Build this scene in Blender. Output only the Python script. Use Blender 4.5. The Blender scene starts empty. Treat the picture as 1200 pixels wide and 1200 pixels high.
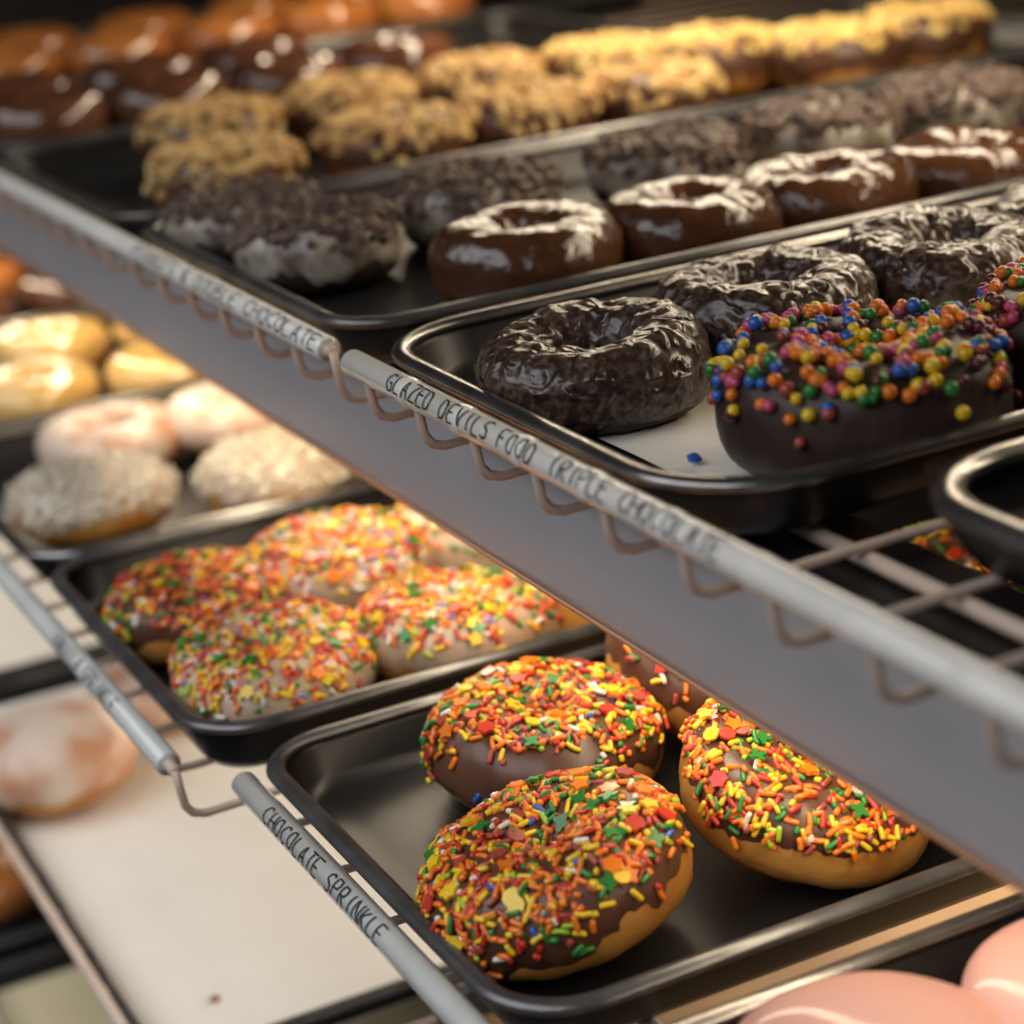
import bpy, bmesh, math, random
from mathutils import Vector, Matrix, Euler, noise
random.seed(7)
S = bpy.context.scene
COL = S.collection
U, L, T, B = 1.10, 0.95, 0.78, 0.60          # heights of the four shelves (m)

# ------------------------------------------------------------------ camera
cam_d = bpy.data.cameras.new('camera')
cam = bpy.data.objects.new('camera', cam_d); COL.objects.link(cam)
cx = Vector((0.89125799, -0.44172116, -0.10267235))
cy = Vector((0.23414405, 0.2543243, 0.93834733))
cz = Vector((-0.38837579, -0.86034968, 0.33009495))
cam.matrix_world = Matrix(((cx.x, cy.x, cz.x, 0), (cx.y, cy.y, cz.y, 0), (cx.z, cy.z, cz.z, U + .225), (0, 0, 0, 1)))
cam_d.sensor_width = 36; cam_d.lens = 2571 / 1200 * 36
cam_d.clip_start = .02
cam_d.dof.use_dof = True; cam_d.dof.focus_distance = .76; cam_d.dof.aperture_fstop = 6.6
S.camera = cam
# ------------------------------------------------------------------ world and light
S.view_settings.view_transform = 'Standard'; S.view_settings.look = 'None'
S.view_settings.gamma = 1; S.view_settings.exposure = .22
W = bpy.data.worlds.new('world'); S.world = W; W.use_nodes = True
W.node_tree.nodes['Background'].inputs[0].default_value = (.55, .62, .8, 1)
W.node_tree.nodes['Background'].inputs[1].default_value = .035
def area(name, loc, size, size_y, power, col, target=None, rot=None):
    d = bpy.data.lights.new(name, 'AREA'); d.shape = 'RECTANGLE'; d.size = size; d.size_y = size_y
    d.energy = power; d.color = col
    o = bpy.data.objects.new(name, d); COL.objects.link(o); o.location = loc
    if target is not None:
        o.rotation_euler = (Vector(target) - Vector(loc)).to_track_quat('-Z', 'Y').to_euler()
    else: o.rotation_euler = rot or (0, 0, 0)
    return o
WARM = (1, .83, .60)
# case lamps: long warm tubes, one over each shelf (size = across, size_y = along the shelf)
area('upper_lamp', (.70, 1.05, U + .235), .05, 1.3, 4.0, WARM, rot=(0, 0, 0))
area('middle_lamp', (.352, 1.10, U - .026), .018, 1.9, 1.95, (1, .82, .58), rot=(0, math.radians(-12), 0))
area('lower_lamp', (.60, 1.05, L - .035), .03, 1.9, 5.7, (1, .86, .68), rot=(0, math.radians(14), 0))
# the room's cool light falling in through the customer side
area('room_light', (-.65, .6, 3.0), 3.4, 3.4, 80, (.93, .95, 1), target=(.3, .8, 1.0))

# ------------------------------------------------------------------ materials
def mat(name, base, rough=.5, metal=0, coat=0, base2=None, nscale=40, bump=0, bscale=60, bdist=.001,
        detail=4, spec=.5, thr=None, bkind='noise', coatr=.08, trans=0, sss=0):
    m = bpy.data.materials.new(name); m.use_nodes = True
    nt = m.node_tree; p = nt.nodes['Principled BSDF']
    p.inputs['Base Color'].default_value = (*base, 1)
    p.inputs['Roughness'].default_value = rough; p.inputs['Metallic'].default_value = metal
    p.inputs['Coat Weight'].default_value = coat; p.inputs['Coat Roughness'].default_value = coatr
    p.inputs['Specular IOR Level'].default_value = spec
    p.inputs['Transmission Weight'].default_value = trans
    if sss:
        p.inputs['Subsurface Weight'].default_value = sss; p.inputs['Subsurface Scale'].default_value = .004
    tc = nt.nodes.new('ShaderNodeTexCoord')
    if base2:
        n = nt.nodes.new('ShaderNodeTexNoise'); n.inputs['Scale'].default_value = nscale; n.inputs['Detail'].default_value = detail
        r = nt.nodes.new('ShaderNodeValToRGB'); a, b = thr or (.35, .65)
        r.color_ramp.elements[0].position = a; r.color_ramp.elements[1].position = b
        r.color_ramp.elements[0].color = (*base, 1); r.color_ramp.elements[1].color = (*base2, 1)
        nt.links.new(tc.outputs['Object'], n.inputs['Vector']); nt.links.new(n.outputs['Fac'], r.inputs[0])
        nt.links.new(r.outputs[0], p.inputs['Base Color'])
    if bump:
        if bkind == 'noise':
            n2 = nt.nodes.new('ShaderNodeTexNoise'); n2.inputs['Detail'].default_value = 5; n2.inputs['Scale'].default_value = bscale; out = n2.outputs['Fac']
        elif bkind == 'crackle':
            n2 = nt.nodes.new('ShaderNodeTexNoise'); n2.noise_type = 'RIDGED_MULTIFRACTAL'; n2.inputs['Scale'].default_value = bscale
            n2.inputs['Detail'].default_value = 4; n2.inputs['Distortion'].default_value = .8; out = n2.outputs['Fac']
        else:
            n2 = nt.nodes.new('ShaderNodeTexWave'); n2.inputs['Scale'].default_value = bscale; n2.inputs['Distortion'].default_value = 14
            n2.inputs['Detail'].default_value = 1.5; n2.inputs['Detail Scale'].default_value = 1.2; out = n2.outputs['Fac']
        nt.links.new(tc.outputs['Object'], n2.inputs['Vector'])
        bp = nt.nodes.new('ShaderNodeBump'); bp.inputs['Strength'].default_value = bump; bp.inputs['Distance'].default_value = bdist
        nt.links.new(out, bp.inputs['Height']); nt.links.new(bp.outputs[0], p.inputs['Normal'])
        if coat: nt.links.new(bp.outputs[0], p.inputs['Coat Normal'])
    return m
M = {}
M['dough'] = mat('golden_dough', (.62, .30, .065), .5, base2=(.42, .16, .028), nscale=28, bump=.5, bscale=180, sss=.1)
M['dough_y'] = mat('yellow_dough', (.82, .46, .12), .45, base2=(.62, .28, .05), nscale=22, bump=.4, bscale=160)
M['dough_b'] = mat('browned_dough', (.26, .085, .03), .4, base2=(.42, .17, .05), nscale=20, bump=.3, bscale=120, coat=.4)
M['choc_cake'] = mat('dark_cake', (.022, .011, .008), .6, base2=(.04, .02, .013), nscale=90, bump=.8, bscale=220)
M['crackle'] = mat('crackled_dark_glaze', (.040, .021, .014), .33, base2=(.16, .108, .075), nscale=320, thr=(.44, .74), coat=.3, coatr=.2,
                   bump=1, bscale=130, bdist=.003, bkind='crackle', detail=6)
M['choc_gloss'] = mat('glossy_chocolate', (.075, .029, .014), .16, base2=(.12, .048, .02), nscale=16, coat=.6, coatr=.12, bump=.6, bscale=95, bdist=.0035)
M['choc_milk'] = mat('milk_chocolate_icing', (.085, .034, .018), .40, base2=(.14, .058, .03), nscale=30, coat=.12, coatr=.25, bump=.4, bscale=60, bdist=.001)
M['choc_dark'] = mat('dark_chocolate_icing', (.036, .02, .015), .5, base2=(.055, .03, .022), nscale=50, coat=.0, bump=.5, bscale=70)
M['van'] = mat('white_icing', (.62, .47, .33), .35, base2=(.50, .34, .22), nscale=25, coat=.4, bump=.3, bscale=50, sss=.2)
M['white_ic'] = mat('dull_white_icing', (.60, .54, .46), .4, base2=(.16, .12, .09), nscale=60, coat=.2, bump=.7, bscale=90)
M['sugar'] = mat('sugar_glaze', (.78, .63, .50), .38, base2=(.62, .30, .17), nscale=32, coat=.15, bump=.6, bscale=90, bdist=.002, thr=(.42, .62))
M['pink_ic'] = mat('pale_pink_icing', (.50, .27, .24), .5, base2=(.54, .27, .215), nscale=20, coat=.3, bump=.2, bscale=40)
M['glaze_y'] = mat('thin_clear_glaze', (.82, .55, .20), .2, base2=(.74, .42, .12), nscale=20, coat=.7, bump=.2, bscale=40)
M['glaze_br'] = mat('brown_glaze', (.10, .04, .022), .2, base2=(.16, .06, .03), nscale=16, coat=.7, bump=.3, bscale=40)
M['glaze_or'] = mat('orange_glaze', (.60, .24, .06), .2, base2=(.45, .15, .04), nscale=14, coat=.7, bump=.3, bscale=40)
M['coconut'] = mat('coconut_flakes', (.80, .73, .60), .7, base2=(.70, .61, .46), nscale=80)
M['crumb_d'] = mat('cookie_crumbs', (.035, .020, .015), .55, base2=(.17, .105, .075), nscale=120, bump=.5, bscale=200)
M['peanut'] = mat('chopped_peanuts', (.86, .60, .24), .55, base2=(.55, .30, .10), nscale=90, bump=.4, bscale=200)
M['peanut_y'] = mat('yellow_crumb_topping', (.95, .74, .27), .55, base2=(.70, .40, .12), nscale=60, bump=.4, bscale=200)
M['pan'] = mat('dark_anodised_pan', (.013, .012, .012), .33, metal=.0, spec=.3, base2=(.022, .021, .020), nscale=12, bump=.12, bscale=90, bdist=.0006)
M['rim'] = mat('worn_pan_rim', (.20, .19, .18), .26, metal=.9, base2=(.34, .32, .30), nscale=45, bump=.15, bscale=120, bdist=.0005)
M['rim_d'] = mat('dark_pan_rim', (.085, .082, .08), .28, metal=.6, spec=.6, base2=(.17, .165, .16), nscale=45, bump=.15, bscale=120, bdist=.0005)
M['wire'] = mat('beige_coated_wire', (.74, .58, .46), .4, base2=(.66, .50, .39), nscale=50, spec=.4)
M['label'] = mat('cream_label_tube', (.88, .84, .76), .25, base2=(.80, .76, .68), nscale=30, coat=.5, coatr=.1, spec=.5)
M['label_g'] = mat('grey_label_tube', (.66, .67, .62), .2, base2=(.58, .59, .54), nscale=30, coat=.7, coatr=.08)
M['cap'] = mat('tube_end_cap', (.50, .50, .40), .35)
M['ink'] = mat('black_marker_ink', (.03, .03, .035), .5)
M['shade'] = mat('grey_enamel_lamp_shade', (.50, .475, .48), .42, metal=.1, base2=(.46, .44, .445), nscale=6, coat=.1)
M['paper'] = mat('white_parchment', (.86, .81, .72), .7, base2=(.80, .745, .65), nscale=9, bump=.2, bscale=14, bdist=.002)
M['kraft'] = mat('tan_parchment', (.22, .13, .055), .8, base2=(.16, .09, .04), nscale=14)
M['ypaper'] = mat('cream_parchment', (.80, .68, .42), .7, base2=(.72, .60, .36), nscale=8)
M['wall'] = mat('dark_case_wall', (.020, .018, .018), .55, base2=(.028, .026, .028), nscale=5)
M['floor'] = mat('case_floor', (.05, .045, .04), .6, base2=(.08, .07, .06), nscale=8)
M['chalk'] = mat('sugar_strands', (.7, .7, .7), .5)
COLS = {'orange': (.92, .22, .012), 'red': (.62, .045, .02), 'yellow': (.92, .60, .02), 'green': (.03, .22, .035), 'white': (.85, .78, .66),
        'blue': (.03, .13, .5), 'brick': (.42, .07, .045), 'lime': (.38, .55, .03), 'pink': (.62, .09, .2), 'lilac': (.35, .28, .55), 'maroon': (.12, .02, .02)}
for k, c in COLS.items(): M['s_' + k] = mat(k + '_sugar', c, .34, coat=.25, spec=.5)

# ------------------------------------------------------------------ helpers
def tag(o, label=None, cat=None, group=None, kind=None):
    if label: o['label'] = label
    if cat: o['category'] = cat
    if group: o['group'] = group
    if kind: o['kind'] = kind
    return o
def mesh(name, vs, fs, mats, smooth=True, mi=None):
    me = bpy.data.meshes.new(name); me.from_pydata(vs, [], fs)
    for m in (mats if isinstance(mats, (list, tuple)) else [mats]): me.materials.append(m)
    if mi: me.polygons.foreach_set('material_index', mi)
    if smooth: me.polygons.foreach_set('use_smooth', [True] * len(me.polygons))
    me.update(); return me
def link(name, me, parent=None, loc=None, rot=None):
    o = bpy.data.objects.new(name, me); COL.objects.link(o); o.parent = parent
    if loc is not None: o.location = loc
    if rot is not None: o.rotation_euler = rot
    return o
def empty(name, loc, rot=(0, 0, 0)):
    o = bpy.data.objects.new(name, None); COL.objects.link(o); o.location = loc; o.rotation_euler = rot
    o.empty_display_size = .02; return o
def tube(pts, r, n=8, closed=False, cap=True):
    pts = [Vector(p) for p in pts]; vs = []; fs = []; N = len(pts); prev = None
    for i, p in enumerate(pts):
        if closed: t = pts[(i + 1) % N] - pts[i - 1]
        else: t = pts[min(i + 1, N - 1)] - pts[max(i - 1, 0)]
        t.normalize()
        if prev is None:
            a = t.cross(Vector((0, 0, 1)))
            if a.length < .1: a = t.cross(Vector((0, 1, 0)))
        else: a = prev - t * prev.dot(t)
        a.normalize(); prev = a; b = t.cross(a)
        rr = r[i] if isinstance(r, (list, tuple)) else r
        for k in range(n):
            an = 2 * math.pi * k / n; vs.append(p + a * math.cos(an) * rr + b * math.sin(an) * rr)
    for i in range(N if closed else N - 1):
        j = (i + 1) % N
        for k in range(n): fs.append((i * n + k, i * n + (k + 1) % n, j * n + (k + 1) % n, j * n + k))
    if cap and not closed:
        fs.append(tuple(range(n))[::-1]); fs.append(tuple(range((N - 1) * n, N * n)))
    return vs, fs
def merge(parts):
    V = []; F = []
    for v, f in parts:
        k = len(V); V += list(v); F += [tuple(i + k for i in q) for q in f]
    return V, F
def box(x0, x1, y0, y1, z0, z1):
    v = [(x, y, z) for x in (x0, x1) for y in (y0, y1) for z in (z0, z1)]
    return v, [(0, 1, 3, 2), (4, 6, 7, 5), (0, 4, 5, 1), (2, 3, 7, 6), (0, 2, 6, 4), (1, 5, 7, 3)]

# ------------------------------------------------------------------ setting: the inside of the case
def struct(name, x0, x1, y0, y1, z0, z1, m):
    return tag(link(name, mesh(name, *box(x0, x1, y0, y1, z0, z1), m, smooth=False)), kind='structure')
struct('floor', .10, 1.22, -.3, 2.75, .36, .40, M['floor'])
struct('wall_back', 1.20, 1.22, -.3, 2.75, .40, 1.45, M['wall'])
struct('wall_left', .10, 1.20, 2.73, 2.75, .40, 1.45, M['wall'])
struct('added_ceiling', .10, 1.22, -.3, 2.75, 1.45, 1.47, M['wall'])  # unseen dark panel, added to keep the world light out of the case

# ------------------------------------------------------------------ wire racks
def rack(h, xr, y0, y1, ys, label, xb=1.19, deep=True):
    """a wire shelf: a front wire, many wires that run back and turn up into a front lip, two cross bars"""
    R = empty('wire_shelf', (xr, y0, h)); tag(R, label, 'wire shelf', 'wire shelves of the case')
    v, f = tube([(0, 0, .014), (0, y1 - y0, .014)], .0026, 8)
    link('front_wire', mesh('front_wire', v, f, M['wire']), R)
    pr = [(0, .014), (.0008, .006), (.0018, -.0015), (.0045, -.0052), (.009, -.0068), (.02, -.0066), (.06, -.0062), (.30, -.0062), (xb - xr, -.0062)]
    v, f = tube([(x, 0, z) for x, z in pr], .0018, 8)
    wm = mesh('shelf_wire', v, f, M['wire'])
    pf = [(.002, .012), (.005, .004), (.008, -.003), (.013, -.0062), (.02, -.0066)] + pr[6:]
    v, f = tube([(x, 0, z) for x, z in pf], .0018, 8)
    wf = mesh('shelf_wire', v, f, M['wire'])
    for i, y in enumerate(ys): link('shelf_wire', wm if deep or (i == 0 and y0 > .7) else wf, R, (0, y - y0, 0))
    for x in (.062, .45, xb - xr - .01):
        v, f = tube([(x, 0, -.0105), (x, y1 - y0, -.0105)], .0028, 8)
        link('cross_bar', mesh('cross_bar', v, f, M['wire']), R)
    return R
near = [.735 - .0455 * i - .005 for i in range(12)]
far = [.762 + .0445 * i for i in range(30)]
rack(U, .277, .20, .742, near, 'upper wire shelf section at the right, under the sprinkle ball donuts')
rack(U, .277, .762, 2.1, far, 'upper wire shelf section at the left, under the glossy chocolate donuts')
rack(L, .2085, .20, .735, near, 'middle wire shelf section at the right, under the chocolate sprinkle tray', deep=False)
rack(L, .190, .762, 2.2, far, 'middle wire shelf section at the left, under the vanilla sprinkle tray', deep=False)
far3 = [.25 + .0445 * i for i in range(43)]
rack(T, .175, .22, 2.2, far3, 'third wire shelf from the top, under the big tray lined with white paper', deep=False)
rack(B, .17, .22, 2.2, far3, 'lowest wire shelf, seen at the bottom left corner', deep=False)

# ------------------------------------------------------------------ label tubes with hand lettering
G = {'A': [[(0, 0), (.5, 1), (1, 0)], [(.2, .38), (.8, .38)]], 'B': [[(0, 0), (0, 1), (.7, .95), (.8, .75), (.6, .55), (0, .52)], [(.6, .55), (.95, .4), (.9, .12), (.6, 0), (0, 0)]],
     'C': [[(.95, .85), (.6, 1), (.25, .9), (.03, .6), (.03, .35), (.25, .08), (.6, 0), (.95, .12)]],
     'D': [[(0, 0), (0, 1), (.5, .95), (.9, .7), (.95, .35), (.6, .05), (0, 0)]], 'E': [[(.95, 1), (0, 1), (0, 0), (.95, 0)], [(0, .52), (.75, .52)]],
     'F': [[(.95, 1), (0, 1), (0, 0)], [(0, .52), (.7, .52)]], 'G': [[(.95, .85), (.6, 1), (.25, .9), (.03, .6), (.03, .35), (.25, .06), (.65, 0), (.95, .15), (.95, .45), (.55, .45)]],
     'H': [[(0, 0), (0, 1)], [(1, 0), (1, 1)], [(0, .5), (1, .5)]], 'I': [[(.5, 0), (.5, 1)]], 'K': [[(0, 0), (0, 1)], [(.9, 1), (0, .45)], [(.2, .58), (.95, 0)]],
     'L': [[(0, 1), (0, 0), (.9, 0)]], 'M': [[(0, 0), (.1, 1), (.5, .35), (.9, 1), (1, 0)]], 'N': [[(0, 0), (0, 1), (1, 0), (1, 1)]],
     'O': [[(.5, 1), (.15, .85), (0, .5), (.15, .12), (.5, 0), (.85, .12), (1, .5), (.85, .85), (.5, 1)]],
     'P': [[(0, 0), (0, 1), (.7, .97), (.92, .75), (.75, .5), (0, .46)]], 'R': [[(0, 0), (0, 1), (.7, .97), (.92, .75), (.75, .52), (0, .48)], [(.35, .48), (.95, 0)]],
     'S': [[(.9, .88), (.5, 1), (.12, .85), (.15, .6), (.8, .42), (.9, .18), (.5, 0), (.05, .12)]], 'T': [[(0, 1), (1, 1)], [(.5, 1), (.5, 0)]],
     'U': [[(0, 1), (0, .3), (.25, 0), (.7, 0), (1, .3), (1, 1)]], 'V': [[(0, 1), (.5, 0), (1, 1)]], 'Z': [[(0, 1), (1, 1), (0, 0), (1, 0)]],
     "'": [[(.5, 1), (.4, .75)]], '&': [[(1, 0), (.2, .75), (.35, 1), (.6, .85), (.1, .35), (.2, .05), (.6, .05), (.95, .45)]]}
def label_tube(xr, h, y0, y1, r, words, label, m, wid=.72, clips=()):
    """tube along y around the front wire; words = [(text, y of first letter, pitch)], read towards -y"""
    R = empty('label_holder', (xr, y0, h + .014)); tag(R, label, 'label holder', 'label tubes clipped on the shelf fronts')
    ln = y1 - y0
    v, f = tube([(0, 0, 0), (0, .0006, 0), (0, ln - .0006, 0), (0, ln, 0)], [r * .9, r, r, r * .9], 20, cap=False)
    TB = link('tube', mesh('tube', v, f, m), R)
    for yy in (0.0004, ln - .0004):
        v, f = tube([(0, yy - .0004, 0), (0, yy + .0004, 0)], r * .9, 16)
        link('end_cap', mesh('end_cap', v, f, M['cap']), TB)
    for yc in clips:
        v, f = tube([(0, yc - y0 - .004, 0), (0, yc - y0 - .002, 0), (0, yc - y0 + .002, 0), (0, yc - y0 + .004, 0)], [r * 1.0, r * 1.07, r * 1.07, r * 1.0], 16, cap=False)
        link('clip', mesh('clip', v, f, m), TB)
    vs = []; fs = []; cen = math.radians(138); half = math.radians(37)
    rr = r * 1.07 + .0001; sw = .00036
    for text, ys, pitch in words:
        for i, ch in enumerate(text):
            for st in G.get(ch, []):
                jx = random.uniform(-.06, .06); jy = random.uniform(-.05, .05); sl = random.uniform(-.08, .12)
                P = []
                for a, b in st:
                    s = ys - (i + (a * wid + jx * .3 + sl * b)) * pitch - y0
                    ang = cen + half * (1 - 2 * (b + jy))
                    P.append((s, ang * rr))
                D = []
                for (a, b), (c, d) in zip(P, P[1:]):
                    n = max(1, int(math.hypot(c - a, d - b) / .0008))
                    D += [(a + (c - a) * k / n, b + (d - b) * k / n) for k in range(n)]
                D.append(P[-1])
                k0 = len(vs)
                for q, (s, w) in enumerate(D):
                    s2, w2 = D[min(q + 1, len(D) - 1)]; s1, w1 = D[max(q - 1, 0)]
                    tx, ty = s2 - s1, w2 - w1; l = math.hypot(tx, ty) or 1; nx, ny = -ty / l * sw, tx / l * sw
                    for sg in (1, -1):
                        ang = (w + ny * sg) / rr
                        vs.append((math.cos(ang) * rr, s + nx * sg, math.sin(ang) * rr))
                for q in range(len(D) - 1):
                    a = k0 + 2 * q; fs.append((a, a + 1, a + 3, a + 2))
    if vs: link('lettering', mesh('lettering', vs, fs, M['ink'], smooth=False), TB)
    return R
label_tube(.277, U, .766, 2.05, .0051, [("PEANUTS & DOUBLE CHOCOLATE", 1.005, .0092)],
           'cream label tube on the upper shelf front reading DOUBLE CHOCOLATE', M['label'])
label_tube(.277, U, .22, .742, .0051, [("GLAZED DEVILS FOOD", .698, .0064), ("TRIPLE CHOCOLATE", .573, .0063)],
           'cream label tube on the upper shelf front reading GLAZED DEVILS FOOD and TRIPLE CHOCOLATE', M['label'], clips=[y + .004 for y in near[1:]])
label_tube(.2085, L, .22, .735, .0051, [("CHOCOLATE SPRINKLE", .700, .0061)],
           'grey label tube in front of the right sprinkle tray reading CHOCOLATE SPRINKLE', M['label_g'])
label_tube(.190, L, .770, 2.1, .0051, [("VANILLA SPRINKLE", .925, .0060)],
           'grey label tube ending at the wire gap, left of the CHOCOLATE SPRINKLE one', M['label_g'])

# ------------------------------------------------------------------ lamp shade under the upper shelf
def lamp_shade():
    R = empty('lamp_shade', (.31, .15, U)); tag(R, 'long grey metal lamp shade hanging under the upper wire shelf', 'lamp shade')
    prof = [(.0, -.0625), (-.0008, -.058), (-.001, -.045), (0, -.036), (.0022, -.028), (.0058, -.0215), (.011, -.0168), (.018, -.0142)]
    th = .0012
    ys = [2.1 * k / 40 for k in range(41)]
    vs = []; fs = []
    loop = prof + [(x + th, z - .0003) for x, z in prof[::-1]]
    n = len(loop)
    for y in ys:
        for x, z in loop: vs.append((x, y, z))
    for i in range(len(ys) - 1):
        for k in range(n): fs.append((i * n + k, (i + 1) * n + k, (i + 1) * n + (k + 1) % n, i * n + (k + 1) % n))
    fs.append(tuple(range(n))); fs.append(tuple(range((len(ys) - 1) * n, len(ys) * n))[::-1])
    link('front_panel', mesh('front_panel', vs, fs, M['shade']), R)
    v, f = box(.016, .052, 0, 2.1, -.0155, -.0142)
    link('top_plate', mesh('top_plate', v, f, M['pan'], smooth=False), R)
    v, f = tube([(.0005, 0, -.0632), (.0005, 2.1, -.0632)], .0011, 8)
    lip = link('bottom_lip', mesh('bottom_lip', v, f, M['lip']), R); lip['label'] = 'bottom edge with the lamp glow put into its tan colour'
M['lip'] = mat('lamp_glow_edge', (.62, .30, .14), .45)  # orange tan stands in for lamp light glowing along the edge
lamp_shade()

# ------------------------------------------------------------------ trays
def rrect(x0, x1, y0, y1, r, n=9):
    P = []
    for cxx, cyy, a0 in ((x1 - r, y1 - r, 0), (x0 + r, y1 - r, 90), (x0 + r, y0 + r, 180), (x1 - r, y0 + r, 270)):
        for k in range(n + 1):
            a = math.radians(a0 + 90 * k / n); P.append((cxx + r * math.cos(a), cyy + r * math.sin(a)))
    return P
def tray(x0, x1, y0, y1, h, label, rc=.032, dep=.018, pm=None, rm=None, liner=None, rr=.0040, slope=.008, linm=.0):
    R = empty('baking_tray', ((x0 + x1) / 2, (y0 + y1) / 2, h)); tag(R, label, 'tray', 'trays on the shelves')
    pm = pm or M['pan']; rm = rm or M['rim_d']
    ox, oy = (x0 + x1) / 2, (y0 + y1) / 2
    b = -.0042
    prof = [(.005, b + dep), (.0065, b + dep - .003), (.006 + slope * .7, b + .005), (.006 + slope, b + .0016), (.011 + slope, b + .0004), (.02 + slope, b + .0003)]
    outer = [(.02 + slope, b - .0009), (.011 + slope, b - .0008), (.0045 + slope, b), (.0035 + slope * .7, b + .004), (.0042, b + dep - .003), (.0035, b + dep)]
    loops = prof + outer; vs = []; fs = []
    for o, z in loops:
        for x, y in rrect(x0 + o, x1 - o, y0 + o, y1 - o, max(rc - o, .006)): vs.append((x - ox, y - oy, z))
    n = len(vs) // len(loops)
    for i in range(len(loops) - 1):
        if i == len(prof) - 1: continue
        for k in range(n): fs.append((i * n + k, i * n + (k + 1) % n, (i + 1) * n + (k + 1) % n, (i + 1) * n + k))
    k = len(prof) - 1
    fs.append(tuple(range(k * n, (k + 1) * n))); fs.append(tuple(range((k + 1) * n, (k + 2) * n))[::-1])
    for q in range(n):
        a = (len(loops) - 1) * n; fs.append((a + q, a + (q + 1) % n, (q + 1) % n, q))
    link('pan', mesh('pan', vs, fs, pm), R)
    # rolled rim: a flattened bead
    P = rrect(x0 + rr, x1 - rr, y0 + rr, y1 - rr, rc - rr)
    v, f = tube([(x - ox, y - oy, b + dep + .0008) for x, y in P], rr, 10, closed=True)
    v = [Vector((q.x, q.y, (q.z - b - dep - .0008) * .62 + b + dep + .0008)) for q in v]
    link('rim', mesh('rim', v, f, rm), R)
    if liner:
        o = .018 + slope + linm; vs = []; fs = []; nx, ny = 30, 24
        for j in range(ny + 1):
            for i in range(nx + 1):
                x = x0 + o + (x1 - x0 - 2 * o) * i / nx; y = y0 + o + (y1 - y0 - 2 * o) * j / ny
                vs.append((x - ox, y - oy, b + .0018 + .0007 * noise.noise(Vector((x * 22, y * 22, h)))))
        for j in range(ny):
            for i in range(nx):
                a = j * (nx + 1) + i; fs.append((a, a + 1, a + nx + 2, a + nx + 1))
        lo = link('paper_liner', mesh('paper_liner', vs, fs, liner), R)
    return R
tray(.217, .68, .518, .760, L, 'black tray holding four chocolate sprinkle donuts, behind the CHOCOLATE SPRINKLE label')
tray(.203, .68, .770, 1.022, L, 'black tray of white-iced sprinkle donuts, left of the chocolate sprinkle tray', dep=.021)
tray(.203, .68, 1.034, 1.285, L, 'grey-floored tray with the white coconut donuts at the left', rm=M['rim'])
tray(.212, .68, 1.297, 1.55, L, 'tray of yellow glazed rings far back at the left edge')
tray(.212, .68, 1.562, 1.83, L, 'tray of brown donuts farthest back on the middle shelf, at the left edge')
tray(.222, .68, .250, .497, L, 'tray with pale pink donuts at the bottom right corner', rm=M['rim'])
tray(.288, .90, .511, .768, U, 'dark tray lined with paper, holding the crackled dark rings and ball-sprinkled donuts', liner=M['paper'], rm=M['rim'], linm=.010, rc=.046)
tray(.290, .93, .780, 1.074, U, 'black tray of glossy chocolate rings and cookie crumb donuts', rm=M['rim_d'])
tray(.290, .95, 1.086, 1.375, U, 'black tray of peanut-covered donuts at the back of the upper shelf', rm=M['rim_d'])
tray(.300, .80, 1.387, 1.66, U, 'tray of dark brown donuts behind the peanut donuts, upper left')
tray(.300, .95, 1.672, 2.02, U, 'farthest tray, with orange-brown glazed rings along the top left edge')
tray(.336, .90, .235, .497, U, 'empty black tray with a bright cream rim at the right edge', rm=M['rim'], rr=.0058, rc=.042)
tray(.178, .68, .838, 1.335, T, 'large tray lined with white parchment, lower left', liner=M['paper'], rc=.02, dep=.012, slope=.006, linm=-.012)
tray(.178, .68, 1.347, 1.86, T, 'second tray lined with white parchment, far left, seen through the wires', liner=M['paper'], rc=.02, dep=.012, slope=.006, linm=-.012)
tray(.30, .82, .36, .826, T, 'tray lined with tan paper seen under the gap between the two right trays', liner=M['kraft'], rc=.02, dep=.012, slope=.006, linm=-.01)
tray(.16, .66, 1.318, 1.70, B, 'dark tray on the lowest shelf with an orange donut, left edge')
tray(.16, .66, .98, 1.306, B, 'tray lined with cream paper at the bottom left corner', liner=M['ypaper'], rc=.02, dep=.012, slope=.006, linm=-.01)

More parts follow.
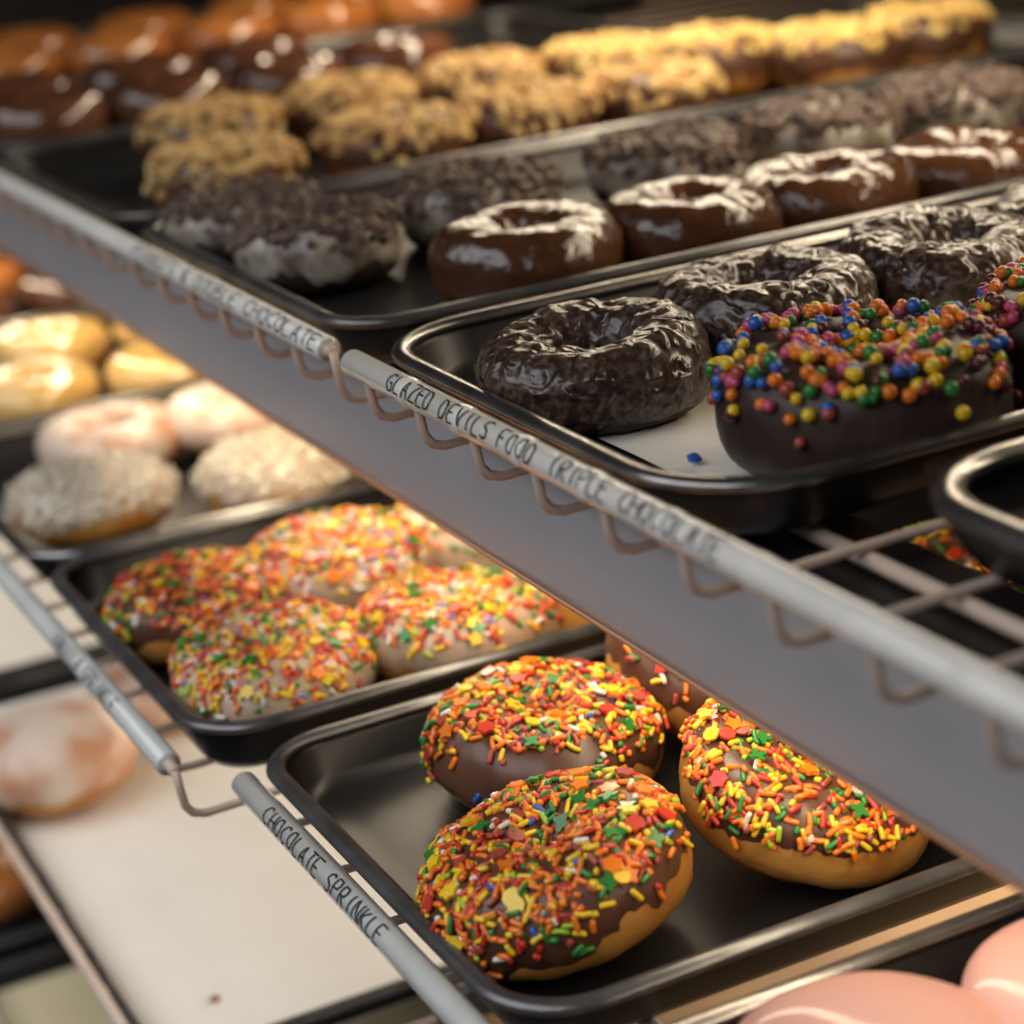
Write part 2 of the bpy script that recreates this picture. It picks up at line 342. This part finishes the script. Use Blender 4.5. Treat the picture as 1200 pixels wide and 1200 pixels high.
# ------------------------------------------------------------------ donuts
def spow(x, e): return math.copysign(abs(x) ** e, x)
class Shape:
    def __init__(s, R=.0285, a=.0155, b=.0165, seed=1., lump=.07, e=.85, bun=False, ta=0., tu=0., fade=1.):
        s.ta, s.tu, s.fade = ta, math.radians(tu), fade
        s.R, s.a, s.b, s.seed, s.lump, s.e, s.bun = R, a, b, seed, lump, e, bun
    def p(s, u, v, off=0.):
        cu, su = math.cos(u), math.sin(u)
        n = noise.noise(Vector((cu * 1.3 + s.seed, su * 1.3, s.seed * 2.7)))
        n2 = noise.noise(Vector((cu * 3.5 - s.seed, su * 3.5, math.sin(v) * 1.5 + s.seed)))
        k = 1 + s.lump * 1.4 * n + s.lump * .8 * n2
        if s.bun:
            rho = (s.R + s.a) * spow(math.cos(v), s.e) * (1 + s.lump * n) + off * math.cos(v); z = s.b * spow(math.sin(v), .9) * (1 + s.lump * 1.6 * noise.noise(Vector((rho * cu * 26 + s.seed, rho * su * 26, s.seed)))) + off * math.sin(v)
        else:
            rho = s.R + s.R * s.lump * .5 * n + (s.a * k) * spow(math.cos(v), s.e) + off * math.cos(v)
            z = (s.b * k) * spow(math.sin(v), s.e) + off * math.sin(v)
        return Vector((rho * cu, rho * su, z + s.b))
    def n(s, u, v, off=0.):
        d = .02; p = s.p(u, v, off)
        t = (s.p(u + d, v, off) - p).cross(s.p(u, v + d, off) - p)
        if t.length < 1e-12: return Vector((0, 0, 1))
        return t.normalized()
def body(sh, m, nu=56, nv=22, wr=0.0, ws=300):
    vs = []; fs = []
    lo, hi = (-math.pi / 2, math.pi / 2) if sh.bun else (0, 2 * math.pi)
    rows = nv + 1 if sh.bun else nv
    for i in range(nu):
        for j in range(rows):
            u = 2 * math.pi * i / nu; v = lo + (hi - lo) * j / nv
            p = sh.p(u, v)
            if wr: p += sh.n(u, v) * wr * noise.noise(p * ws + Vector((sh.seed,) * 3))
            vs.append(p)
    for i in range(nu):
        i2 = (i + 1) % nu
        for j in range(nv):
            j2 = (j + 1) if sh.bun else (j + 1) % nv
            fs.append((i * rows + j, i2 * rows + j, i2 * rows + j2, i * rows + j2))
    me = mesh('dough', vs, fs, m); me.validate(); return me
def vout(sh, u, base, wob):
    return base + sh.ta * math.cos(u - sh.tu) + wob * noise.noise(Vector((math.cos(u) * 2.2 + sh.seed * 3, math.sin(u) * 2.2, 5.1))) + wob * .5 * noise.noise(Vector((math.cos(u) * 7 + sh.seed, math.sin(u) * 7, 1.1)))
def icing(sh, m, base=-.15, wob=.5, inner=3.5, th=.0015, nu=96, nv=22, wr=.0, ws=250):
    vs = []; fs = []
    for i in range(nu):
        u = 2 * math.pi * i / nu; v0 = vout(sh, u, base, wob); v1 = math.pi / 2 if sh.bun else inner
        for j in range(nv + 1):
            t = j / nv; v = v0 + (v1 - v0) * t
            o = th * (1 - (2 * t - 1) ** 8) if not sh.bun else th * (1 - (1 - t) ** 8)
            p = sh.p(u, v, o - .0003)
            if wr: p += sh.n(u, v) * wr * noise.noise(p * ws + Vector((sh.seed,) * 3)) * (1 - (2 * t - 1) ** 8 if not sh.bun else 1)
            vs.append(p)
    for i in range(nu):
        i2 = (i + 1) % nu
        for j in range(nv):
            fs.append((i * (nv + 1) + j, i2 * (nv + 1) + j, i2 * (nv + 1) + j + 1, i * (nv + 1) + j + 1))
    me = mesh('icing', vs, fs, m); return me
# base shapes for toppings
def capsule(l, r, bend=0.):
    pts = []; rs = []
    for t, k in ((-1, .35), (-.9, .85), (-.6, 1), (0, 1), (.6, 1), (.9, .85), (1, .35)):
        pts.append((t * l / 2, bend * (1 - t * t), 0)); rs.append(r * k)
    return tube(pts, rs, 6)
def prism(poly, h):
    n = len(poly); vs = [(x, y, -h / 2) for x, y in poly] + [(x, y, h / 2) for x, y in poly]
    fs = [tuple(range(n))[::-1], tuple(range(n, 2 * n))] + [(i, (i + 1) % n, n + (i + 1) % n, n + i) for i in range(n)]
    return vs, fs
def star(n, r1, r2, ph=0): return [((r1 if k % 2 == 0 else r2) * math.cos(math.pi * k / n + ph), (r1 if k % 2 == 0 else r2) * math.sin(math.pi * k / n + ph)) for k in range(2 * n)]
def clover(r):
    P = []
    for k in range(24):
        a = 2 * math.pi * k / 24; q = r * (.72 + .28 * math.cos(4 * a)); P.append((q * math.cos(a), q * math.sin(a)))
    return P
def ico(r, sub=1):
    bm = bmesh.new(); bmesh.ops.create_icosphere(bm, subdivisions=sub, radius=r)
    v = [x.co.copy() for x in bm.verts]; f = [tuple(q.index for q in p.verts) for p in bm.faces]; bm.free(); return v, f
CONF = {'clover': (prism(clover(.0037), .0012), ['green']), 'star': (prism(star(5, .0036, .0022), .0013), ['yellow', 'yellow', 'orange']),
        'leaf': (prism(star(6, .0037, .0027), .0013), ['orange', 'orange', 'yellow', 'red', 'brick']), 'disc': (prism([(.0031 * math.cos(a * .7854), .0031 * math.sin(a * .7854)) for a in range(8)], .0009), ['brick', 'red', 'yellow']),
        'heart': (prism([(0, -.0029), (.0026, .0002), (.0022, .0022), (.0009, .0024), (0, .0014), (-.0009, .0024), (-.0022, .0022), (-.0026, .0002)], .0010), ['brick', 'red'])}
SM = {}
def smesh(kind, col, geo, smooth):
    k = (kind, col)
    if k not in SM: SM[k] = mesh(kind, geo[0], geo[1], M['s_' + col], smooth=smooth)
    return SM[k]
JIM = [capsule(.0054, .00106), capsule(.0046, .00108, .0004), capsule(.0062, .00102, -.0006), capsule(.0026, .00115)]
PAL_CH = ['orange'] * 34 + ['yellow'] * 20 + ['red'] * 17 + ['brick'] * 9 + ['green'] * 12 + ['lime'] * 4 + ['white'] * 4 + ['blue'] * 1
PAL_VA = ['orange'] * 28 + ['yellow'] * 22 + ['red'] * 20 + ['green'] * 10 + ['brick'] * 6 + ['white'] * 8 + ['lilac'] * 3 + ['lime'] * 3
def frame(sh, u, v, off, spin, tilt=0.):
    p = sh.p(u, v, off); n = sh.n(u, v, off)
    t = (sh.p(u + .02, v, off) - p).normalized(); b = n.cross(t)
    q = Matrix((t, b, n)).transposed().to_4x4()
    return Matrix.Translation(p) @ q @ Matrix.Rotation(spin, 4, 'Z') @ Matrix.Rotation(tilt, 4, 'Y')
def sample(sh, rnd, base, wob, inner, dens=None):
    while True:
        u = rnd.uniform(0, 2 * math.pi); v0 = vout(sh, u, base, wob)
        v = rnd.uniform(v0 + .05, (math.pi / 2 if sh.bun else inner - .15))
        rho = sh.p(u, v).xy.length / (sh.R + sh.a)
        if rnd.random() > rho: continue
        # fade towards the outer edge of the icing
        if rnd.random() > min(1, .10 + max(0, v - v0) ** 1.3 * 1.5 / sh.fade): continue
        if dens and rnd.random() > dens(u, v): continue
        return u, v
def sprinkles(R, sh, rnd, n_parts, n_stuff, n_conf, pal, base, wob, inner, th, dens=None):
    for i in range(n_conf):
        u, v = sample(sh, rnd, base + .3, wob * .5, inner - .5, dens)
        k = rnd.choice(['clover', 'clover', 'clover', 'star', 'leaf', 'leaf', 'leaf', 'disc', 'disc', 'heart']); geo, cs = CONF[k]
        mt = frame(sh, u, v, th + rnd.uniform(.0013, .0021), rnd.uniform(0, 6.28), rnd.uniform(-.25, .25))
        o = link('sugar_' + k, smesh('sugar_' + k, rnd.choice(cs), geo, False), R); o.matrix_local = mt
    for i in range(n_parts):
        u, v = sample(sh, rnd, base, wob, inner, dens); j = rnd.choices(range(4), (4, 3, 2, 2))[0]
        mt = frame(sh, u, v, th + .0003 + rnd.uniform(0, .0014), rnd.uniform(0, 6.28), rnd.uniform(-.22, .22))
        o = link('sprinkle', smesh('sprinkle%d' % j, rnd.choice(pal), JIM[j], True), R); o.matrix_local = mt
    if n_stuff:
        V = []; F = []; MI = []; cols = sorted(set(pal))
        for i in range(n_stuff):
            u, v = sample(sh, rnd, base, wob, inner, dens); g = JIM[rnd.choices(range(4), (3, 3, 2, 4))[0]]
            mt = frame(sh, u, v, th + rnd.uniform(-.0002, .0010), rnd.uniform(0, 6.28), rnd.uniform(-.2, .2))
            k = len(V); V += [mt @ Vector(q) for q in g[0]]; F += [tuple(x + k for x in q) for q in g[1]]; MI += [cols.index(rnd.choice(pal))] * len(g[1])
        tag(link('sprinkle_layer', mesh('sprinkle_layer', V, F, [M['s_' + c] for c in cols], True, MI), R), kind='stuff')
def chunks(R, sh, rnd, n, m, name, smin, smax, base, wob, inner, th, flat=.7, dens=None, v_hi=None):
    I = ico(1, 1); V = []; F = []
    for i in range(n):
        u, v = sample(sh, rnd, base, wob, inner, dens); s = rnd.uniform(smin, smax)
        mt = frame(sh, u, v, th + s * .2, rnd.uniform(0, 6.28), rnd.uniform(-.6, .6))
        sx, sy, sz = s * rnd.uniform(.7, 1.5), s * rnd.uniform(.6, 1), s * flat * rnd.uniform(.7, 1.2)
        k = len(V); V += [mt @ Vector((q.x * sx * rnd.uniform(.75, 1.2), q.y * sy * rnd.uniform(.75, 1.2), q.z * sz)) for q in I[0]]; F += [tuple(x + k for x in q) for q in I[1]]
    return tag(link(name, mesh(name, V, F, m, smooth=False), R), kind='stuff')
def flakes(R, sh, rnd, n, m, base, wob, inner, th):
    V = []; F = []; P = prism([(-.0028, -.0006), (.0028, -.0009), (.0030, .0005), (-.0024, .0009)], .0006)
    for i in range(n):
        u, v = sample(sh, rnd, base, wob, inner)
        mt = frame(sh, u, v, th + rnd.uniform(0, .0025), rnd.uniform(0, 6.28), rnd.uniform(-.8, .8))
        k = len(V); s = rnd.uniform(.6, 1.3); V += [mt @ (Vector(q) * s) for q in P[0]]; F += [tuple(x + k for x in q) for q in P[1]]
    tag(link('coconut_flakes', mesh('coconut_flakes', V, F, m, smooth=False), R), kind='stuff')
SEED = [0]
def donut(name, x, y, h, style, label, group=None, rot=(0, 0, 0), dz=0., **kw):
    SEED[0] += 1; sd = kw.pop('seed', SEED[0] * 1.37 + 1); rnd = random.Random(int(sd * 1000))
    R = empty(name, (x, y, h - .0028 + dz), tuple(math.radians(a) for a in rot)); tag(R, label, 'donut', group)
    st = style; sc = kw.pop('sc', 1.)
    R.scale = (sc, sc, kw.pop('zs', 1.) * sc)
    if st == 'crackle':
        sh = Shape(.0275, .0150, .0160, sd, .09, .85)
        link('cake', body(sh, M['choc_cake'], 64, 26, .0010, 300), R)
        link('glaze', icing(sh, M['crackle'], -.75, .3, 4.0, .0011, 150, 44, .0016, 190), R)
    elif st == 'balls':
        sh = Shape(.0280, .0165, .0180, sd, .07, .72)
        link('cake', body(sh, M['choc_cake'], 64, 26, .0008, 300), R)
        I_ = link('icing', icing(sh, M['choc_dark'], -.9, .3, 3.9, .0013, 110, 30, .0007, 160), R)
        I = ico(.0022, 2); cl = ['orange'] * 28 + ['yellow'] * 17 + ['blue'] * 12 + ['green'] * 12 + ['pink'] * 14 + ['maroon'] * 8 + ['brick'] * 6
        lim = kw.get('ang', None)
        for i in range(kw.get('n', 230)):
            u, v = sample(sh, rnd, -.25, .3, 3.6)
            if v < .62 and rnd.random() < .72: continue
            mt = frame(sh, u, v, .0013 + .0012 + (rnd.uniform(0, .002) if v > .9 else 0), 0); s = rnd.uniform(.85, 1.2)
            col = rnd.choice(cl)
            o = link('sugar_ball', smesh('sugar_ball', col, I, True), I_); o.matrix_local = mt @ Matrix.Scale(s, 4)
            if rnd.random() < .22:
                o = link('sugar_ball', smesh('sugar_ball', col, I, True), I_); o.matrix_local = mt @ Matrix.Translation((.0024, 0, 0)) @ Matrix.Scale(.8, 4)
    elif st == 'gloss':
        sh = Shape(.0262, .0155, .0165, sd, .06, .82)
        link('dough', body(sh, M['choc_cake']), R)
        link('icing', icing(sh, M['choc_gloss'], -.85, .3, 3.9, .0014, 120, 36, .0009, 110), R)
    elif st == 'oreo':
        sh = Shape(.0255, .0150, .0160, sd, .06, .82)
        link('cake', body(sh, M['choc_cake']), R)
        I_ = link('icing', icing(sh, M['white_ic'], -.35, .6, 3.6, .0014, 96, 22, .0008, 150), R)
        chunks(I_, sh, rnd, 420, M['crumb_d'], 'cookie_crumbs', .0016, .0054, .15, .4, 3.6, .001)
    elif st in ('nut', 'nut_y'):
        sh = Shape(.0262, .0155, .0165, sd, .06, .85)
        link('dough', body(sh, M['dough'] if st == 'nut_y' else M['dough_b']), R)
        I_ = link('icing', icing(sh, M['choc_milk'], -.3, .4, 3.7, .0014, 72, 18), R)
        chunks(I_, sh, rnd, kw.get('n', 330), M['peanut'] if st == 'nut' else M['peanut_y'], 'chopped_peanuts' if st == 'nut' else 'crumb_topping', .0018, .0050, -.1 if st == 'nut' else .35, .4, 3.7, .001)
    elif st == 'coco':
        sh = Shape(.018, .026, .0185, sd, .05, .8, bun=True)
        link('dough', body(sh, M['dough']), R)
        I_ = link('icing', icing(sh, M['van'], -.1, .5, 1.57, .0015), R)
        flakes(I_, sh, rnd, 900, M['coconut'], .0, .5, 1.57, .0012)
    elif st == 'sugarbun':
        sh = Shape(.020, .026, .0190, sd, .05, .8, bun=True)
        link('dough', body(sh, M['dough']), R)
        link('glaze', icing(sh, M['sugar'], -.35, .3, 1.57, .0012), R)
    elif st == 'pink':
        sh = Shape(.018, .026, .0185, sd, .05, .8, bun=True)
        link('dough', body(sh, M['dough']), R)
        link('icing', icing(sh, M['pink_ic'], -.5, .3, 1.57, .0015), R)
    elif st in ('ring_y', 'ring_br', 'ring_or', 'ring_pk'):
        sh = Shape(.0265, .0160, .0150, sd, .06, .85)
        link('dough', body(sh, {'ring_y': M['dough_y'], 'ring_pk': M['dough']}.get(st, M['dough_b'])), R)
        link('glaze', icing(sh, {'ring_y': M['glaze_y'], 'ring_br': M['glaze_br'], 'ring_or': M['glaze_or'], 'ring_pk': M['sugar']}[st], -.5, .3, 3.7, .0012, 64, 18, .0006, 120), R)
    elif st in ('spr_c', 'spr_v'):
        sh = Shape(kw.get('R', .0278), kw.get('a', .0165), kw.get('b', .0170), sd, .05, .85, False, kw.get('ta', 0.), kw.get('tu', 0.), kw.get('fade', 1.))
        ib = kw.get('ib', -.25)
        link('dough', body(sh, M['dough'], 72, 28, .0006, 220), R)
        ic = M['choc_milk'] if st == 'spr_c' else M['van']
        I_ = link('icing', icing(sh, ic, ib, .45, 3.7, .0014, 120, 30, .0005, 120), R)
        sprinkles(I_, sh, rnd, kw.get('np', 250), kw.get('ns', 420), kw.get('nc', 34), PAL_CH if st == 'spr_c' else PAL_VA, ib + kw.get('inset', .25), .5, 3.7, .0012, kw.get('dens'))
    return R
g = 'chocolate sprinkle donuts in the front right tray'
donut('sprinkle_donut', .272, .587, L, 'spr_c', 'nearest chocolate-iced donut thick with orange and yellow sprinkles, front of the black tray', g, rot=(-7, -11, 10), dz=.006, sc=.995, np=300, ns=1000, nc=62, R=.0254, a=.0200, b=.0178, ib=-.50, inset=.15, ta=.45, tu=-55, fade=.9)
donut('sprinkle_donut', .316, .693, L, 'spr_c', 'chocolate-iced sprinkle donut with green clovers, behind the nearest one', g, rot=(2, -4, 100), np=295, ns=620, nc=44, dz=.0, R=.0240, a=.0205, b=.0175, ib=-.45, inset=.3, ta=.4, tu=190, dens=lambda u, v: 1 if v > .95 or math.cos(u - 2.2) < .7 else .12)
donut('sprinkle_donut', .392, .700, L, 'spr_c', 'mostly bare brown-glazed donut with few sprinkles, half hidden under the lamp shade', g, rot=(10, 12, 0), np=160, ns=90, nc=14, dz=.008, ib=.15, ta=.35, tu=-40, dens=lambda u, v: 1 if abs(v - 1.3) > .6 else .12)
donut('sprinkle_donut', .361, .590, L, 'spr_c', 'tilted sprinkle donut showing its golden side, right in the black tray', g, rot=(17, -2, 40), np=295, ns=680, nc=44, dz=.010, ib=.18, inset=.0, fade=.35, R=.0250, a=.0200)
g = 'vanilla sprinkle donuts in the left tray'
donut('sprinkle_donut', .256, .924, L, 'spr_c', 'chocolate-iced sprinkle donut at the left corner of its tray', g, sc=.95, np=150, ns=700, nc=26, R=.0245, a=.0200)
donut('sprinkle_donut', .257, .832, L, 'spr_v', 'white-iced sprinkle donut nearest the tray corner beside the wire gap', g, sc=.96, np=160, ns=620, nc=30, rot=(0, -6, 60), ib=-.45, inset=.5, R=.0245, a=.0205)
donut('sprinkle_donut', .325, .926, L, 'spr_v', 'sprinkle donut at the far middle of its tray, beside the coconut tray', g, np=150, ns=650, nc=28, R=.0262, a=.0190, rot=(0, 0, 150))
donut('sprinkle_donut', .338, .820, L, 'spr_v', 'white-iced sprinkle donut beside the tray edge shared with the chocolate sprinkle tray', g, R=.0245, a=.0205, np=160, ns=620, nc=30, rot=(3, -5, 210), ib=-.4, inset=.4)
donut('sprinkle_donut', .400, .925, L, 'spr_v', 'sprinkle donut partly cut off by the lamp shade, farthest right in its row', g, np=80, ns=160, nc=18, rot=(0, 0, 20))
donut('sprinkle_donut', .415, .822, L, 'spr_v', 'sprinkle donut showing only its golden side under the lamp shade', g, np=60, ns=100, nc=8, rot=(0, 0, 20), ib=.35)
g = 'coconut donuts'
donut('coconut_donut', .258, 1.110, L, 'coco', 'round donut topped with white coconut, left edge of its tray', g)
donut('coconut_donut', .352, 1.078, L, 'coco', 'white coconut donut with its flakes against the lamp shade edge', g)
donut('glazed_donut', .300, 1.222, L, 'ring_pk', 'pale sugar-glazed donut behind the left coconut donut', rot=(0, 0, 30))
donut('glazed_donut', .375, 1.205, L, 'sugarbun', 'pale pinkish glazed donut behind the right coconut donut', rot=(0, 0, 30))
g = 'yellow glazed rings'
donut('glazed_ring_donut', .290, 1.365, L, 'ring_y', 'yellow glazed ring at the left edge, nearest in its tray', g)
donut('glazed_ring_donut', .380, 1.350, L, 'ring_y', 'yellow glazed ring at the right in its tray, against the lamp shade', g)
donut('glazed_ring_donut', .330, 1.475, L, 'ring_y', 'yellow glazed ring farther back, at the left edge', g)
donut('glazed_ring_donut', .420, 1.470, L, 'ring_y', 'yellow glazed ring farther back, touching the lamp shade edge', g)
donut('brown_donut', .300, 1.62, L, 'ring_br', 'brown glazed donut at the left edge, nearest in the farthest tray')
donut('brown_donut', .395, 1.64, L, 'ring_br', 'brown glazed donut beside the lamp shade in the farthest tray')
donut('brown_donut', .335, 1.73, L, 'ring_or', 'golden brown ring at the very back of the middle shelf')
g = 'pale pink donuts'
donut('pink_donut', .292, .441, L, 'pink', 'pale pink iced donut cut by the bottom edge of the photo', g, dz=-.003)
donut('pink_donut', .366, .430, L, 'pink', 'pale pink iced donut cut by the right edge, at the bottom corner', g, dz=-.001)
donut('sprinkle_donut', .528, .715, L, 'spr_c', 'sprinkle donut glimpsed through the upper wires, right of the tray', 'chocolate sprinkle donuts in the front right tray', np=60, ns=200, nc=16)
# upper shelf
g = 'crackled dark chocolate rings'
donut('chocolate_donut', .340, .669, U, 'crackle', 'dark crackle-glazed ring nearest the label tube, in the paper-lined tray', g, rot=(0, -3, 20), sc=.975)
donut('chocolate_donut', .424, .690, U, 'crackle', 'second crackle-glazed dark ring from the left, behind the ball-sprinkled donut', g, rot=(0, 0, 100), sc=1.0)
donut('chocolate_donut', .508, .690, U, 'crackle', 'third crackle-glazed dark ring from the left, with a rough hole', g, rot=(-2, 0, 200), sc=1.0)
donut('chocolate_donut', .594, .700, U, 'crackle', 'crackle-glazed dark ring cut off by the right edge', g, rot=(0, 0, 290))
g = 'chocolate donuts with coloured sugar balls'
donut('ball_sprinkle_donut', .380, .562, U, 'balls', 'chocolate donut dotted with bright sugar balls, in full view at the right', g, rot=(0, 0, 140), sc=1.04, n=430)
donut('ball_sprinkle_donut', .482, .560, U, 'balls', 'ball-sprinkled chocolate donut cut off by the right edge', g, rot=(0, 0, 40), sc=1.04, n=400)
g = 'glossy chocolate rings'
donut('glossy_chocolate_donut', .402, .845, U, 'gloss', 'leftmost glossy milk chocolate ring, reddish brown', g, rot=(0, 0, 0))
donut('glossy_chocolate_donut', .479, .838, U, 'gloss', 'second glossy chocolate ring from the left', g, rot=(2, 0, 80), sc=.97)
donut('glossy_chocolate_donut', .553, .838, U, 'gloss', 'third glossy chocolate ring from the left, with a bright wrinkled top', g, rot=(0, 2, 170), sc=.97)
donut('glossy_chocolate_donut', .628, .828, U, 'gloss', 'glossy chocolate ring at the right edge of its row', g, rot=(0, 0, 260), sc=.97)
g = 'white-iced donuts with dark cookie crumbs'
donut('cookie_crumb_donut', .345, .948, U, 'oreo', 'cookie crumb donut nearest the shelf front, in shadow', g, sc=.95)
donut('cookie_crumb_donut', .436, .965, U, 'oreo', 'cookie crumb donut behind the leftmost glossy ring, white icing showing', g)
donut('cookie_crumb_donut', .542, .965, U, 'oreo', 'cookie crumb donut behind the second glossy ring', g)
donut('cookie_crumb_donut', .635, .965, U, 'oreo', 'cookie crumb donut behind the third glossy ring', g)
donut('cookie_crumb_donut', .722, .965, U, 'oreo', 'cookie crumb donut at the right end of its row', g)
donut('cookie_crumb_donut', .338, 1.031, U, 'oreo', 'brown crumb-covered donut in front of the first peanut donut, left', g, sc=.93)
g = 'peanut-covered donuts, front row'
for x, l in ((.375, 'peanut-covered donut at the left end of the front peanut row'), (.476, 'second peanut-covered donut from the left in the front peanut row'),
             (.562, 'third peanut-covered donut from the left in the front peanut row'), (.648, 'peanut-covered donut at the right end of the front peanut row')):
    donut('peanut_donut', x, 1.165, U, 'nut', l, g, rot=(0, 0, x * 900))
g = 'peanut-covered donuts, back row'
for x, y, s, l in ((.412, 1.295, 'nut', 'peanut-covered donut at the left end of the back peanut row'), (.505, 1.300, 'nut', 'second peanut-covered donut from the left in the back row'),
             (.592, 1.288, 'nut', 'third peanut-covered donut from the left in the back row'), (.672, 1.270, 'nut_y', 'golden crumb-topped donut behind the right end of the front peanut row'),
             (.735, 1.235, 'nut_y', 'golden crumb-topped donut third from the right end of the back row'), (.790, 1.175, 'nut_y', 'golden crumb-topped donut second from the right end, brightly lit'),
             (.866, 1.185, 'nut_y', 'golden crumb-topped donut at the far right end, against the dark')):
    donut('peanut_donut', x, y, U, s, l, g, rot=(0, 0, x * 900), dz=.0, zs=1.1)
g = 'dark brown glazed donuts, upper left'
for i, (x, y) in enumerate(((.350, 1.46), (.435, 1.455), (.520, 1.45), (.605, 1.455), (.360, 1.57), (.450, 1.565), (.54, 1.57))):
    donut('brown_donut', x, y, U, 'ring_br', ['dark brown donut at the left edge of the brown front row', 'second brown donut from the left in the brown front row', 'third brown donut from the left in the brown front row',
          'brown donut at the right end of the brown front row', 'brown donut at the left edge of the brown back row', 'middle brown donut of the brown back row', 'brown donut at the right end of the brown back row'][i], g, dz=.0, zs=1.3)
g = 'orange-brown rings along the top edge'
for i, (x, y) in enumerate(((.40, 1.76), (.49, 1.755), (.58, 1.75), (.67, 1.75), (.76, 1.745), (.45, 1.88), (.55, 1.88), (.65, 1.88), (.75, 1.88))):
    donut('glazed_ring_donut', x, y, U, 'ring_or', ['orange-brown ring at the left edge of the orange front row', 'second orange-brown ring from the left in the orange front row', 'third orange-brown ring from the left in the orange front row', 'fourth orange-brown ring from the left in the orange front row',
          'orange-brown ring at the right end of the orange front row', 'orange-brown ring at the left of the top edge row', 'second orange-brown ring of the top edge row', 'third orange-brown ring of the top edge row', 'orange-brown ring at the right end of the top edge row'][i], g, zs=1.3)
# third and lowest shelves
donut('sugar_donut', .222, 1.168, T, 'sugarbun', 'large sugar-glazed filled donut alone on the white parchment', sc=1.05, zs=1.3)
donut('sugar_donut', .31, 1.24, T, 'sugarbun', 'sugar-glazed donut on the white parchment, glimpsed between the wires', sc=1.0)
donut('glazed_ring_donut', .215, 1.415, B, 'ring_or', 'orange glazed donut low at the left edge, on the lowest shelf')
donut('glazed_ring_donut', .325, 1.42, B, 'ring_or', 'orange glazed donut on the lowest shelf, hidden behind the white parchment tray')

# small crumbs lying about
def crumb(x, y, h, m, label, s=.002):
    I = ico(1, 1); rnd = random.Random(int(x * 1e5)); vs = [(q.x * s * rnd.uniform(.7, 1.3), q.y * s * rnd.uniform(.7, 1.3), q.z * s * .7) for q in I[0]]
    o = link('crumb', mesh('crumb', vs, I[1], m, smooth=False), None, (x, y, h)); tag(o, label, 'crumb', 'loose crumbs')
    return o
crumb(.2247, .8995, T - .001, M['dough_b'], 'small brown crumb on the white parchment, bottom edge', .003)
crumb(.334, .592, U + .0, M['s_blue'], 'dark blue candy crumb on the white paper in front of the dark rings', .0028)
crumb(.330, .638, L - .0025, M['s_lime'], 'yellow-green speck of sprinkle on the black tray, behind the nearest donut', .0015)
crumb(.337, .645, L - .0025, M['s_white'], 'white speck on the black tray between the three sprinkle donuts', .0012)
